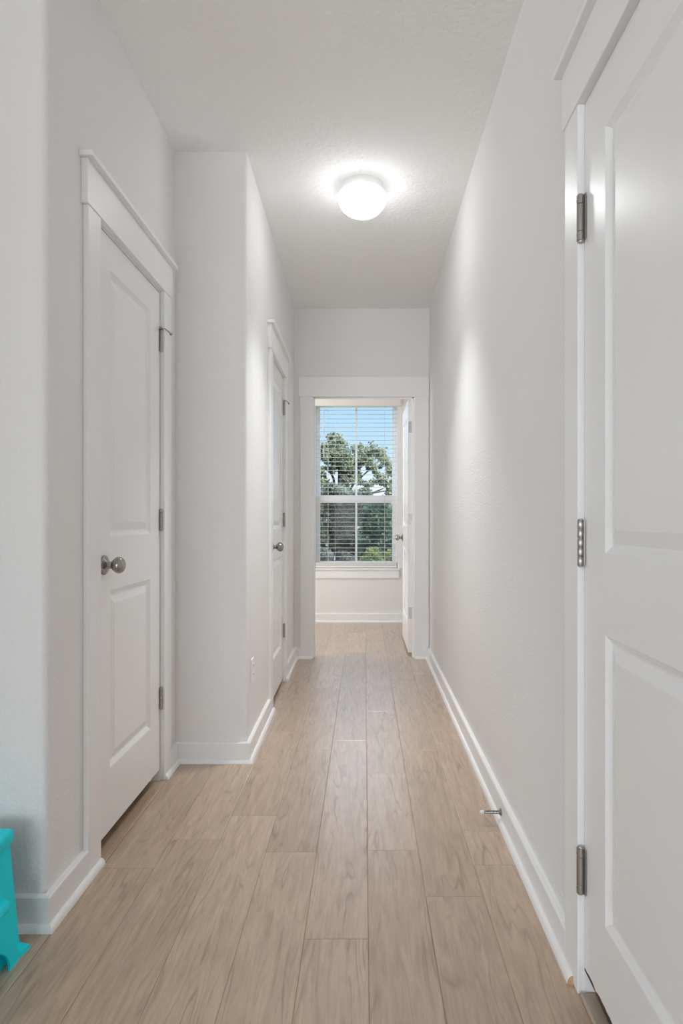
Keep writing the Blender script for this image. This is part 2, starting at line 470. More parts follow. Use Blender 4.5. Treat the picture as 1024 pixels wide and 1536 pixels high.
BB = [(0, 0), (0.018, 0), (0.018, 0.086), (0.015, 0.090), (0, 0.090)]
def shoe_prof():
    p = [(0.018, 0)]
    for i in range(7):
        t = i / 6 * PI / 2
        p.append((0.018 + 0.014*math.cos(t), 0.019*math.sin(t)))
    return p
def baseboard(name, path, shoe_path, label, ends=()):
    bm = bmesh.new(); sweep(bm, path, BB)
    o = struct(name, bm, M_TRIM, label, 'baseboard')
    for sp in shoe_path:
        bm = bmesh.new(); sweep(bm, sp, shoe_prof())
        finish('shoe_moulding', bm, M_TRIM, o, True)
    return o
c1a, c1b = D1[0]-0.008-CW, D1[1]+0.008+CW
baseboard('baseboard_left', [(-6.45, YC), (XL, YC), (XL, c1a)], [[(-6.45, YC), (XL, YC), (XL, D1[0]-0.012)]],
          'white baseboard wrapping the corner beside the turquoise stool')
fb = lambda u: (FB(u, 0, 0).x, FB(u, 0, 0).y)
baseboard('baseboard_bump_out', [(XL, c1b), (XL, YR), (XB, YR), fb(D2[0]-0.008-CW)], [[(XL, D1[1]+0.012), (XL, YR), (XB, YR), fb(D2[0]-0.012)]],
          'white baseboard around the bump-out corner below the outlet')
baseboard('baseboard_left_far', [fb(D2[1]+0.008+CW), (XE, YE), (O4[0]-0.005-CW, YE)], [[fb(D2[1]+0.012), (XE, YE), (O4[0]-0.006, YE)]],
          'short white baseboard between second left door and end doorway')
br = baseboard('baseboard_right', [(XR, YE), (XR, D3[1]+0.008+CW)], [[(O4[1]+0.006, YE), (XR, YE), (XR, D3[1]+0.040)]],
          'long white baseboard carrying the spring door stop')
bm = bmesh.new()
pf = shoe_prof()
poly_extrude(bm, [FR(D3[1]+0.040, d, z) for d, z in pf], [FR(D3[1]+0.0385, d, z) for d, z in pf])
ce = finish('cut_end', bm, M_RAWWOOD, br); ce['label'] = 'bare wood cut end of the shoe moulding'
baseboard('baseboard_window', [(-2.2, YF), (1.3, YF)], [[(-2.2, YF), (1.3, YF)]], 'white baseboard under the far room window')
bm = bmesh.new(); box(bm, FR, D3[0], D3[1], -0.020, 0.016, 0, 0.010, 0.004)
M_THRESH = paint('greyed_oak_strip', (0.46, 0.38, 0.30, 1), 0.5)
bb = bmesh.new(); box(bb, W, XR+0.020, 2.0, D3[0]-0.02, D3[1]+0.02, 0, 0.006)
struct('floor_side_room', bb, paint('brown_mat', (0.30, 0.17, 0.10, 1), 0.9), 'dark brown floor seen in the gap under the large right-hand door', 'floor')
struct('trim_5', bm, M_THRESH, 'pale wood threshold strip under the large right-hand door', 'threshold')

# ------------------------------------------------------------------ doors
def slab_mesh(F, u0, u1, df, dbk, z0, z1, panels):
    bm = bmesh.new()
    su0, su1 = panels[0][0], panels[0][1]
    def face(pts): bm.faces.new([bm.verts.new(p) for p in pts])
    def rect(ua, ub_, za, zb, d): face([F(ua, d, za), F(ub_, d, za), F(ub_, d, zb), F(ua, d, zb)])
    for d, s in ((df, -1), (dbk, 1)):
        rect(u0, su0, z0, z1, d); rect(su1, u1, z0, z1, d)
        zs = [z0]
        for p in panels: zs += [p[2], p[3]]
        zs.append(z1)
        for i in range(0, len(zs), 2): rect(su0, su1, zs[i], zs[i+1], d)
        for (a, b2, c, e) in panels:
            loops = [(0, 0), (0.005, 0.004), (0.015, 0.0105), (0.020, 0.011), (0.048, 0.0025)]
            R = []
            for ins, dep in loops:
                dd = d + s * dep
                R.append([F(a+ins, dd, c+ins), F(b2-ins, dd, c+ins), F(b2-ins, dd, e-ins), F(a+ins, dd, e-ins)])
            for p, q2 in zip(R, R[1:]):
                for i in range(4):
                    face([p[i], p[(i+1) % 4], q2[(i+1) % 4], q2[i]])
            face(R[-1])
    face([F(u0, df, z0), F(u0, dbk, z0), F(u0, dbk, z1), F(u0, df, z1)])
    face([F(u1, df, z0), F(u1, dbk, z0), F(u1, dbk, z1), F(u1, df, z1)])
    face([F(u0, df, z0), F(u1, df, z0), F(u1, dbk, z0), F(u0, dbk, z0)])
    face([F(u0, df, z1), F(u1, df, z1), F(u1, dbk, z1), F(u0, dbk, z1)])
    bmesh.ops.remove_doubles(bm, verts=bm.verts[:], dist=1e-5)
    return bm

def knob(root, F, u, d, z, s):
    """s: +1 stands out along the frame normal, -1 the other way"""
    ax = F.n * s
    bm = bmesh.new()
    lathe(bm, F(u, d, z), ax, [(0.0325, 0), (0.0325, 0.003), (0.031, 0.007), (0.026, 0.010), (0.016, 0.013), (0.0125, 0.016), (0.0115, 0.028), (0.0135, 0.031)], 32)
    k = finish('knob_rosette', bm, M_NICKEL, root, True)
    bm = bmesh.new()
    prof = [(0.0125, 0.029), (0.018, 0.032)]
    for i in range(1, 12):
        t = PI * (0.22 + 0.78 * i / 12)
        prof.append((0.0275 * math.sin(t), 0.050 - 0.0215 * math.cos(t)))
    prof.append((0, 0.0715))
    lathe(bm, F(u, d, z), ax, prof, 32)
    finish('knob_ball', bm, M_NICKEL, k, True)

def hinge(root, F, u, d, z, h, spring=False, pin_stop=False, inward=1):
    """inward: direction along u from the pin towards the slab"""
    r = 0.0088 if spring else 0.0070
    bm = bmesh.new()
    up = Vector((0, 0, 1))
    if spring:
        segs = [(0, 0.20*h), (0.205*h, 0.80*h), (0.805*h, h)]
    else:
        segs = [(h*i/5 + (0.0006 if i else 0), h*(i+1)/5) for i in range(5)]
    for a, b2 in segs:
        lathe(bm, F(u, d, z - h/2 + a), up, [(r*0.88, 0), (r, 0.0012), (r, b2-a-0.0012), (r*0.88, b2-a)], 18)
    lathe(bm, F(u, d, z - h/2), up, [(r*0.72, 0.001), (r*0.72, h-0.001)], 14)
    lathe(bm, F(u, d, z + h/2 - 0.0005), up, [(r*0.75, 0), (r*0.7, 0.0025), (0, 0.004)], 14)
    lathe(bm, F(u, d, z - h/2 + 0.0005), -up, [(r*0.75, 0), (r*0.7, 0.0025), (0, 0.004)], 14)
    hg = finish('hinge', bm, M_HINGE, root, True)
    bm = bmesh.new()
    du = 0.006 if spring else 0.0025
    box(bm, F, u - 0.0012, u + inward*du + 0.0006, d-0.012, d-0.001, z-h/2+0.001, z+h/2-0.001)
    if spring:
        box(bm, F, u + inward*0.004, u + inward*0.016, d-0.0075, d-0.0058, z-h/2+0.001, z+h/2-0.001)
    else:
        box(bm, F, u + inward*0.002, u + inward*0.010, d-0.0062, d-0.0040, z-h/2+0.001, z+h/2-0.001)
    finish('hinge_leaf', bm, M_HINGE, hg)
    if spring:
        bm = bmesh.new()
        for zz in (0.13*h, 0.87*h):
            lathe(bm, F(u - inward*0.0, d + r*0.93, z - h/2 + zz), F.n, [(0.0013, 0), (0.0013, 0.0009)], 10)
        finish('set_screw_hole', bm, M_DARK, hg)
    if pin_stop:
        bm = bmesh.new()
        top = z + h/2 + 0.006
        lathe(bm, F(u, d, top - 0.006), up, [(r*1.25, 0), (r*1.25, 0.006)], 14)
        w = -inward
        tube(bm, [F(u, d, top), F(u + w*0.010, d+0.012, top+0.003), F(u + w*0.030, d+0.022, top-0.004), F(u + w*0.046, d+0.026, top-0.010)], 0.0028, 8)
        tube(bm, [F(u, d, top-0.003), F(u - w*0.014, d+0.008, top-0.003), F(u - w*0.028, d+0.005, top-0.003)], 0.0025, 8)
        lathe(bm, F(u + w*0.046, d+0.026, top-0.010), (F.u*w), [(0.0055, -0.001), (0.0055, 0.004), (0.003, 0.006)], 12)
        lathe(bm, F(u - w*0.028, d+0.008, top-0.003), -F.n, [(0.005, -0.002), (0.005, 0.006)], 12)
        finish('hinge_pin_stop', bm, M_NICKEL, hg, True)

def door(name, F, u0, u1, zb, hinge_at, label, knob_z=0.94, hz=(0.345, 1.088, 1.834), hh=0.089, springs=(), pin=False, df=-0.002, stile=0.112, ztop=2.033,
         panels_z=((0.255, 0.852), (1.032, 1.925)), knobs=(1, -1), hd=0.0075):
    root = empty(name, F((u0+u1)/2, df, 0))
    tag(root, label, 'door', 'structure')
    pn = [(u0+stile, u1-stile, a, b2) for a, b2 in panels_z]
    bm = slab_mesh(F, u0, u1, df, df-0.035, zb, ztop, pn)
    finish('door_slab', bm, M_DOOR, root)
    hu, inw = (u1+0.0015, -1) if hinge_at == 1 else (u0-0.0015, 1)
    for i, z in enumerate(hz):
        hinge(root, F, hu, df+hd, z, hh, spring=(i in springs), pin_stop=(pin and i == 2), inward=inw)
    ku = u0+0.058 if hinge_at == 1 else u1-0.058
    for s in knobs:
        knob(root, F, ku, df if s > 0 else df-0.035, knob_z, s)
    return root
door('door_1', FL, D1[0], D1[1], 0.048, 1, 'closed white two-panel door with satin knob, first on the left', pin=True)
door('door_2', FB, D2[0], D2[1], 0.028, 1, 'closed white two-panel door past the outlet, second on the left', knob_z=0.93, pin=True)
d3 = door('door_3', FR, D3[0], D3[1], 0.060, 1, 'large closed white panel door with spring hinges, nearest on the right', hz=(0.288, 1.036, 1.778), hh=0.105, springs=(0, 2),
     stile=0.125, panels_z=((0.238, 0.848), (1.019, 1.913)), hd=0.0095, df=0.004)
# rough unpainted bottom edge of door 3
bm = bmesh.new()
rn = random.Random(3)
top, bot = [], []
n = 60
pts = []
for i in range(n+1):
    u = D3[0] + (D3[1]-D3[0]) * i / n
    pts.append((u, 0.0612 + rn.uniform(0, 0.007)))
poly = [(D3[1], 0.0602), (D3[0], 0.0602)] + pts
poly_extrude(bm, [FR(u, 0.0038, z) for u, z in poly], [FR(u, 0.0046, z) for u, z in poly])
rb = finish('raw_bottom_edge', bm, M_BAREDOOR, d3); rb['label'] = 'rough brown unpainted bottom edge'
# open door of the end doorway: hinged on the right jamb, swung 90 degrees into the far room
F4 = Frame(0.350, 0, 0, 1, -1, 0)
d4 = door('door_4', F4, YE+T+0.004, YE+T+0.004+0.760, 0.022, 0, 'white two-panel door standing open inside the end doorway', knob_z=0.925, hz=(), df=0.0, stile=0.115, ztop=2.052)
for z in (0.34, 1.09, 1.83):
    bm = bmesh.new()
    box(bm, W, 0.353, 0.3865, YE+T+0.0022, YE+T+0.0038, z-0.0445, z+0.0445)
    h4 = finish('hinge_leaf', bm, M_HINGE, d4)
    bm = bmesh.new()
    for i in range(5):
        lathe(bm, (0.3895, YE+T+0.006, z-0.0445+0.0178*i+0.0004), (0, 0, 1), [(0.0055, 0), (0.006, 0.001), (0.006, 0.0160), (0.0055, 0.0170)], 14)
    finish('hinge_barrel', bm, M_HINGE, h4, True)
    bm = bmesh.new()
    for dx, dz in ((0.361, 0.03), (0.373, 0.0), (0.361, -0.03)):
        lathe(bm, (dx, YE+T+0.0022, z+dz), (0, -1, 0), [(0.0035, 0), (0.0035, 0.0004), (0.002, 0.0006)], 10)
    finish('hinge_screw', bm, M_NICKEL, h4, True)

# ------------------------------------------------------------------ window of the far room
w1 = empty('window_1', (0.5*(WX0+WX1), YF+0.07, WZ0))
tag(w1, 'white single-hung window with centre muntins showing trees outside', 'window', 'structure')
y0f, y1f = YF+0.062, YF+0.13
bm = bmesh.new()
fw = 0.028
box(bm, W, WX0, WX0+fw, y0f, y1f, WZ0, WZ1, 0.002); box(bm, W, WX1-fw, WX1, y0f, y1f, WZ0, WZ1, 0.002)
box(bm, W, WX0+fw, WX1-fw, y0f, y1f, WZ1-fw, WZ1, 0.002); box(bm, W, WX0+fw, WX1-fw, y0f, y1f, WZ0, WZ0+fw, 0.002)
finish('window_frame', bm, M_VINYL, w1)
GX0, GX1, XM = -0.475, 0.298, -0.0885
def sash(nm, za, zb, zb_rail, zt_rail, y0, y1):
    bm = bmesh.new()
    box(bm, W, WX0+fw, GX0, y0, y1, za, zb, 0.003); box(bm, W, GX1, WX1-fw, y0, y1, za, zb, 0.003)
    box(bm, W, GX0, GX1, y0, y1, za, za+zb_rail, 0.003); box(bm, W, GX0, GX1, y0, y1, zb-zt_rail, zb, 0.003)
    box(bm, W, XM-0.011, XM+0.011, y0+0.003, y1-0.006, za+zb_rail, zb-zt_rail, 0.002)
    s = finish(nm, bm, M_VINYL, w1)
    bm = bmesh.new(); ym = (y0+y1)/2
    box(bm, W, GX0-0.005, GX1+0.005, ym-0.002, ym+0.002, za+zb_rail-0.005, zb-zt_rail+0.005)
    finish('pane', bm, M_GLASS, s)
sash('lower_sash', WZ0+fw, 1.347, 0.040, 0.082, YF+0.066, YF+0.094)
sash('upper_sash', 1.290, WZ1-fw, 0.056, 0.022, YF+0.098, YF+0.126)
bm = bmesh.new(); box(bm, W, GX0-0.01, GX1+0.01, YF+0.1275, YF+0.1282, WZ0+fw, 1.30)
finish('insect_screen', bm, M_SCREEN, w1)
bm = bmesh.new(); box(bm, W, -0.548, 0.376, YF-0.035, YF+0.062, WZ0-0.020, WZ0, 0.004)
finish('window_sill', bm, M_TRIM, w1)
bm = bmesh.new(); box(bm, W, -0.536, 0.365, YF-0.018, YF, WZ0-0.108, WZ0-0.020, 0.002)
finish('apron', bm, M_TRIM, w1)
# unseen windows, added as openings for the fill lights
def plain_window(name, F, u0, u1, z0, z1, label):
    r = empty(name, F((u0+u1)/2, 0, z0)); tag(r, label, 'window', 'structure')
    bm = bmesh.new(); t = 0.05
    box(bm, F, u0, u0+t, -0.07, -0.02, z0, z1); box(bm, F, u1-t, u1, -0.07, -0.02, z0, z1)
    box(bm, F, u0, u1, -0.07, -0.02, z0, z0+t); box(bm, F, u0, u1, -0.07, -0.02, z1-t, z1); box(bm, F, (u0+u1)/2-0.025, (u0+u1)/2+0.025, -0.07, -0.02, z0, z1)
    finish('window_frame', bm, M_VINYL, r)
    bm = bmesh.new(); box(bm, F, u0, u1, -0.048, -0.044, z0, z1); finish('pane', bm, M_GLASS, r)
plain_window('fill_window_rear', Frame(0, -7.0, 1, 0, 0, 1), -2.9, 0.0, 0.3, 2.45, 'unseen wide window added for fill light from behind the viewer')
plain_window('fill_window_left', Frame(-6.5, 0, 0, 1, 1, 0), -4.9, -1.6, 0.05, 2.25, 'unseen wide window added for fill light from left of the viewer')
plain_window('fill_window_side', Frame(-2.2, 0, 0, 1, 1, 0), 5.24, 6.10, 0.55, 2.35, 'unseen side window added to light the far room beyond the doorway')

# blind
bl = empty('window_blind', (XM, YF, 2.3))
tag(bl, 'white slatted blind with open slats hanging in the far window', 'window blind')
bm = bmesh.new(); box(bm, W, -0.550, 0.386, YF-0.030, YF-0.012, 2.290, 2.362, 0.004)
box(bm, W, -0.550, -0.538, YF-0.012, YF, 2.290, 2.362, 0.002); box(bm, W, 0.374, 0.386, YF-0.012, YF, 2.290, 2.362, 0.002)
v = finish('valance', bm, M_VALANCE, bl); v['label'] = 'cream valance board'
bm = bmesh.new(); box(bm, W, WX0+0.006, WX1-0.006, YF+0.004, YF+0.054, 2.300, 2.340, 0.002); finish('headrail', bm, M_BLIND, bl)
bm = bmesh.new()
z = 2.255
zs = []
while z > 0.655:
    zs.append(z); z -= 0.0459
sx0, sx1 = WX0+0.008, WX1-0.008
tilt = 0.0
for z in zs:
    c = 0.0008
    prof = [(-0.021, 0), (-0.011, c), (0, c*1.3), (0.011, c), (0.021, 0), (0.021, -0.0022), (0.011, c-0.0022), (0, c*1.3-0.0022), (-0.011, c-0.0022), (-0.021, -0.0022)]
    yy = YF + 0.030
    poly_extrude(bm, [(sx0, yy+d, z+h) for d, h in prof], [(sx1, yy+d, z+h) for d, h in prof])
for k in range(7):
    box(bm, W, sx0, sx1, YF+0.006, YF+0.054, 0.5943+0.0055*k, 0.5996+0.0055*k)
finish('slats', bm, M_BLIND, bl)
bm = bmesh.new(); box(bm, W, sx0, sx1, YF+0.008, YF+0.054, 0.575, 0.594, 0.003); finish('bottom_rail', bm, M_VINYL, bl)
for x in (-0.388, 0.215):
    bm = bmesh.new()
    for yy in (YF+0.0045, YF+0.0555):
        tube(bm, [(x, yy, 0.605), (x, yy, 2.31)], 0.0011, 6)
    finish('ladder_cord', bm, M_BLIND, bl)
bm = bmesh.new(); tube(bm, [(-0.430, YF-0.008, 2.30), (-0.430, YF-0.008, 1.78)], 0.0045, 8)
lathe(bm, (-0.430, YF-0.008, 1.78), (0, 0, -1), [(0.0045, 0), (0.006, 0.006), (0.006, 0.03), (0.003, 0.034)], 10)
finish('tilt_wand', bm, M_BLIND, bl)
bm = bmesh.new()
tube(bm, [(-0.312, YF-0.004, 2.29), (-0.312, YF-0.004, 0.69)], 0.0009, 6)
lathe(bm, (-0.312, YF-0.004, 0.695), (-0.13, 0, -1), [(0.003, 0), (0.0055, 0.008), (0.0085, 0.035), (0.0085, 0.040)], 14)
finish('cord_tassel', bm, M_BLIND, bl)

# ------------------------------------------------------------------ ceiling lamp
lx, ly = -0.012, 3.20
lamp = empty('ceiling_light', (lx, ly, CH))
tag(lamp, 'lit round flush-mount lamp with white glass dome on hallway ceiling', 'ceiling light')
bm = bmesh.new(); lathe(bm, (lx, ly, CH), (0, 0, -1), [(0.103, 0), (0.103, 0.004), (0.100, 0.010), (0.100, 0.030), (0.096, 0.036)], 48)
finish('lamp_base', bm, M_TRIM, lamp, True)
bm = bmesh.new()
lathe(bm, (lx, ly, CH), (0, 0, -1), [(0.090, 0.030), (0.104, 0.036), (0.115, 0.045), (0.1185, 0.056), (0.119, 0.060)], 48, cap=False)
dr = finish('dome_rim', bm, M_RIM, lamp, True); dr['label'] = 'faintly glowing rim above the dome'
bm = bmesh.new()
prof = [(0.119, 0.0602)]
for i in range(0, 11):
    t = i / 10 * PI / 2
    prof.append((0.119*math.cos(t)**0.9 if i < 10 else 0.0, 0.062 + 0.092*math.sin(t)))
lathe(bm, (lx, ly, CH), (0, 0, -1), prof, 48)
finish('glass_dome', bm, M_DOME, lamp, True)

# ------------------------------------------------------------------ outlet and door stop
uo = 3.05 - YR
ot = empty('wall_outlet', FB(uo, 0, 0.38))
tag(ot, 'white wall outlet low on the bump-out side wall', 'outlet')
bm = bmesh.new(); box(bm, FB, uo-0.035, uo+0.035, 0, 0.006, 0.32, 0.435, 0.0025); finish('cover_plate', bm, M_PLATE, ot)
for dz in (-0.020, 0.020):
    bm = bmesh.new(); box(bm, FB, uo-0.017, uo+0.017, 0.006, 0.0085, 0.3775+dz-0.014, 0.3775+dz+0.014, 0.0012); s = finish('socket', bm, M_PLATE, ot)
    bm = bmesh.new()
    for du in (-0.006, 0.006): box(bm, FB, uo+du-0.001, uo+du+0.001, 0.0085, 0.0088, 0.3775+dz-0.002, 0.3775+dz+0.007)
    finish('socket_slot', bm, M_DARK, s)
ds = empty('door_stop', FR(2.315, 0.018, 0.042))
tag(ds, 'metal spring door stop with white tip on right baseboard', 'door stop')
bm = bmesh.new(); lathe(bm, FR(2.315, 0.018, 0.042), FR.n, [(0.013, 0), (0.013, 0.002), (0.009, 0.006), (0.006, 0.010)], 20); finish('mounting_base', bm, M_NICKEL, ds, True)
bm = bmesh.new()
pts = []
for i in range(0, 19*12+1):
    t = i / 12 * 2 * PI
    r = 0.0056 - 0.0012 * i/(19*12)
    pts.append(FR(2.315, 0.024 + 0.056*i/(19*12), 0.042) + Vector((0, math.cos(t)*r, math.sin(t)*r)))
tube(bm, pts, 0.0013, 6)
lathe(bm, FR(2.315, 0.02, 0.042), FR.n, [(0.0040, 0), (0.0034, 0.060)], 12)
finish('spring', bm, M_NICKEL, ds, True)
bm = bmesh.new(); lathe(bm, FR(2.315, 0.079, 0.042), FR.n, [(0.005, 0), (0.0068, 0.002), (0.0068, 0.012), (0.005, 0.015), (0, 0.0155)], 16)
rt = finish('rubber_tip', bm, M_RUBBER, ds, True); rt['label'] = 'white rubber tip'

# ------------------------------------------------------------------ turquoise step stool
st = empty('step_stool', (-1.08, 1.56, 0))
tag(st, 'turquoise plastic two-step stool against the wall left of first door', 'step stool')
cx = -1.085
def side_panel(bm, s, pts, x_top, z_top, x_bot, th):
    """side shell leaning outwards: pts in (y, z)"""
    def X(z, k): 
        t = z / z_top
        return cx + s * (x_bot + (x_top - x_bot) * t - k)
    poly_extrude(bm, [(X(z, 0), y, z) for y, z in pts], [(X(z, th), y, z) for y, z in pts])
for s in (-1, 1):
    bm = bmesh.new()
    arch = [(1.595 - 0.001, 0.0)]
    side_panel(bm, s, [(1.648, 0.0), (1.640, 0.275), (1.500, 0.275), (1.490, 0.0)], 0.186, 0.275, 0.208, 0.006)
    bmesh.ops.bevel(bm, geom=[e for e in bm.edges], offset=0.0015, segments=1, affect='EDGES')
    finish('upper_side', bm, M_TEAL, st)
bm = bmesh.new()
box(bm, W, cx-0.196, cx+0.196, 1.488, 1.648, 0.268, 0.306, 0.012, 4)
finish('upper_tread', bm, M_TEAL, st, True)
bm = bmesh.new()
box(bm, W, cx-0.200, cx+0.200, 1.488, 1.494, 0.10, 0.272, 0.002)
finish('riser', bm, M_TEAL, st)
bm = bmesh.new()
box(bm, W, cx-0.219, cx+0.219, 1.340, 1.594, 0.124, 0.160, 0.016, 4)
finish('lower_tread', bm, M_TEAL, st, True)
for s in (-1, 1):
    bm = bmesh.new()
    pts = [(1.592, 0.140), (1.344, 0.140), (1.335, 0.0), (1.375, 0.0)]
    n = 12
    for i in range(n+1):
        t = PI - PI * i / n
        pts.append((1.466 + 0.098*math.cos(t), 0.008 + 0.070*math.sin(t)))
    pts += [(1.562, 0.0), (1.603, 0.0)]
    side_panel(bm, s, pts, 0.216, 0.140, 0.230, 0.006)
    finish('lower_side', bm, M_TEAL, st)
bm = bmesh.new()
box(bm, W, cx-0.222, cx+0.222, 1.338, 1.344, 0.065, 0.140, 0.002)
for s in (-1, 1): box(bm, W, cx+s*0.19-0.034, cx+s*0.19+0.034, 1.336, 1.342, 0.0, 0.07, 0.002)
finish('lower_front', bm, M_TEAL, st)
for s in (-1, 1):
    for y0, y1 in ((1.600, 1.648), (1.335, 1.372)):
        bm = bmesh.new()
        poly_extrude(bm, [(cx+s*0.205, y0, 0), (cx+s*0.205, y1, 0), (cx+s*0.236, y1-0.004, 0), (cx+s*0.226, y0, 0)],
                         [(cx+s*0.203, y0, 0.014), (cx+s*0.203, y1, 0.014), (cx+s*0.234, y1-0.004, 0.010), (cx+s*0.224, y0, 0.010)])
        finish('foot', bm, M_TEAL, st)

# ------------------------------------------------------------------ outdoors
GZ = -0.75
bm = bmesh.new(); box(bm, W, -60, 60, YF+0.5, 120, GZ-0.3, GZ)
gl = finish('ground', bm, M_LAWN); tag(gl, 'rough yellow-green grass outside the window', 'ground', 'structure')

def leaves(bm, c, rad, n, size, rnd, flat=0.75):
    for _ in range(n):
        while True:
            v = Vector((rnd.uniform(-1, 1), rnd.uniform(-1, 1), rnd.uniform(-1, 1)))
            if v.length <= 1: break
        p = Vector(c) + Vector((v.x*rad, v.y*rad, v.z*rad*flat))
        a = Vector((rnd.gauss(0, 1), rnd.gauss(0, 1), rnd.gauss(0, 1))).normalized()
        b2 = a.orthogonal().normalized()
        s = size * rnd.uniform(0.6, 1.3)
        a *= s; b2 *= s * 0.5
        m = p + a*0.5
        bm.faces.new([bm.verts.new(q2) for q2 in (p, m + b2, p + a, m - b2)])

def tree(name, base, trunk_h, clumps, branches, n_leaf, size, lm, label, cat, group=None, seed=1, tr=0.16):
    rnd = random.Random(seed)
    root = empty(name, base); tag(root, label, cat, None, group)
    bm = bmesh.new()
    bx, by, bz = base
    tube(bm, [(bx, by, bz), (bx+0.04, by, bz+trunk_h*0.4), (bx-0.03, by, bz+trunk_h*0.75), (bx+0.03, by, bz+trunk_h)], [tr*1.3, tr, tr*0.85, tr*0.7], 10)
    top = Vector((bx+0.03, by, bz+trunk_h))
    for br_ in branches:
        e = Vector((bx, by, bz)) + Vector(br_)
        mid = top.lerp(e, 0.5) + Vector((rnd.uniform(-.15, .15), 0, rnd.uniform(0.0, .25)))
        tube(bm, [top - Vector((0, 0, 0.3)), mid, e], [tr*0.55, tr*0.35, tr*0.12], 7)
    finish('trunk', bm, M_BARK, root)
    bm = bmesh.new()
    for (x, y, z, r) in clumps:
        leaves(bm, (bx+x, by+y, bz+z), r, n_leaf, size, rnd)
    finish('foliage', bm, lm, root, recalc=False)
    return root

# the big spreading tree behind the brush
rt_ = random.Random(11)
DT = 36.0
def at(px, py, D):     # helper used once to lay out the crown in metres at that distance
    return ((px-546.5)/970*D, 1.09 + (779-py)/970*D)
outline = [(440, 690), (462, 672), (484, 668), (496, 655), (507, 651), (516, 660), (524, 680), (535, 666), (548, 669), (560, 668), (573, 672), (583, 684), (590, 700), (592, 725), (588, 742)]
clumps = []
bx, bz = at(507, 779, DT)[0], GZ
def top_at(px):
    for (a, ya), (b2, yb) in zip(outline, outline[1:]):
        if a <= px <= b2: return ya + (yb-ya)*(px-a)/(b2-a)
    return 760
gaps = [(500, 717, 10), (551, 714, 9), (545, 705, 6), (566, 738, 13), (530, 733, 7), (505, 735, 9), (573, 706, 6), (516, 738, 7), (483, 695, 6), (540, 738, 9), (583, 716, 5), (562, 690, 5), (592, 690, 6)]
tries = 0
while len(clumps) < 540 and tries < 6000:
    tries += 1
    px = rt_.uniform(440, 592); py = rt_.uniform(648, 743)
    if py < top_at(px) + 4: continue
    if any((px-gx)**2 + (py-gy)**2 < (gr+3)**2 for gx, gy, gr in gaps): continue
    x, z = at(px, py, DT)
    clumps.append((x-bx, rt_.uniform(-1.6, 1.6), z-bz, rt_.uniform(0.13, 0.27)))
brs = [(at(px, py, DT)[0]-bx, dy, at(px, py, DT)[1]-bz) for px, py, dy in ((507, 668, 0.3), (488, 690, -0.5), (535, 690, 0.6), (560, 700, -0.4), (580, 715, 0.2), (575, 733, -0.3), (470, 700, 0.5), (520, 705, -0.8), (550, 728, 0.5), (590, 735, 0.0))]
tree('leafy_tree', (bx, DT, GZ), 2.6, clumps, brs, 60, 0.12, M_OAKLEAF, 'large spreading leafy tree with airy crown seen through upper window sash', 'tree', seed=5, tr=0.20)

def bush(x, y, w, h, lm, label, seed, n=34, leaf=0.10, nl=120, group=None, name='bush', grp_cat='bush'):
    rnd = random.Random(seed)
    cl = []
    for _ in range(n):
        t = rnd.random() ** 0.8
        ww = w * (1 - 0.55 * t)
        cl.append((rnd.uniform(-ww, ww), rnd.uniform(-w*0.6, w*0.6), 0.15 + t * (h - 0.3), rnd.uniform(0.20, 0.34)))
    return tree(name, (x, y, GZ), h*0.6, cl, [(rnd.uniform(-w, w)*0.6, rnd.uniform(-.3, .3), h*0.75) for _ in range(4)], nl, leaf, lm, label, grp_cat, group, seed, 0.05)
for a in (
    (-2.75, 29.8, 1.05, 3.3, M_BUSH, 'dark brown-green bush at left of lower window sash, below the tree', 21),
    (-1.35, 32.4, 1.15, 3.6, M_BUSH, 'dark dense bush beneath the tree, left of centre muntin', 22),
    (-0.35, 29.8, 0.95, 3.2, M_BUSH, 'dark tall bush behind the centre muntin of lower sash', 23),
    (0.55, 27.4, 0.70, 2.7, M_CEDAR, 'deep green cedar-like bush right of centre muntin', 24),
    (1.55, 29.8, 0.65, 2.45, M_CEDAR, 'fresh green bush at right edge of lower sash, before grey-roofed house', 25),
    (-4.0, 32.4, 1.1, 3.4, M_BUSH, 'dark bush outside past the left window edge', 26),
    (2.6, 32.4, 1.0, 2.3, M_CEDAR, 'green bush outside past the right window edge', 27)):
    bush(*a, n=85, leaf=0.15, nl=110)
bush(-1.75, 24.5, 0.42, 0.75, M_DRY, 'low dry grey brush at bottom left of window', 31, 16, 0.07, 70)
bush(-0.85, 25.6, 0.38, 0.6, M_DRY, 'low dry brush beside the tassel at bottom of window', 32, 14, 0.07, 70)
bush(0.25, 24.3, 0.45, 0.85, M_YELLOW, 'low yellow-green shrub at bottom right of window', 33, 16, 0.07, 70)
bush(1.05, 25.8, 0.40, 0.62, M_YELLOW, 'small yellow-green shrub beside right sash edge', 34, 12, 0.07, 70)

hs = empty('house', (4.2, 48, GZ)); tag(hs, 'distant pale house with grey roof behind the green bushes', 'house')
bm = bmesh.new(); box(bm, W, 0.9, 8.0, 46, 52, GZ, 1.75); finish('house_wall', bm, M_SIDING, hs)
bm = bmesh.new(); poly_extrude(bm, [(0.6, 45.6, 1.75), (0.6, 52.4, 1.75), (0.6, 49, 2.55)], [(8.3, 45.6, 1.75), (8.3, 52.4, 1.75), (8.3, 49, 2.55)])
finish('house_roof', bm, M_ROOF, hs)

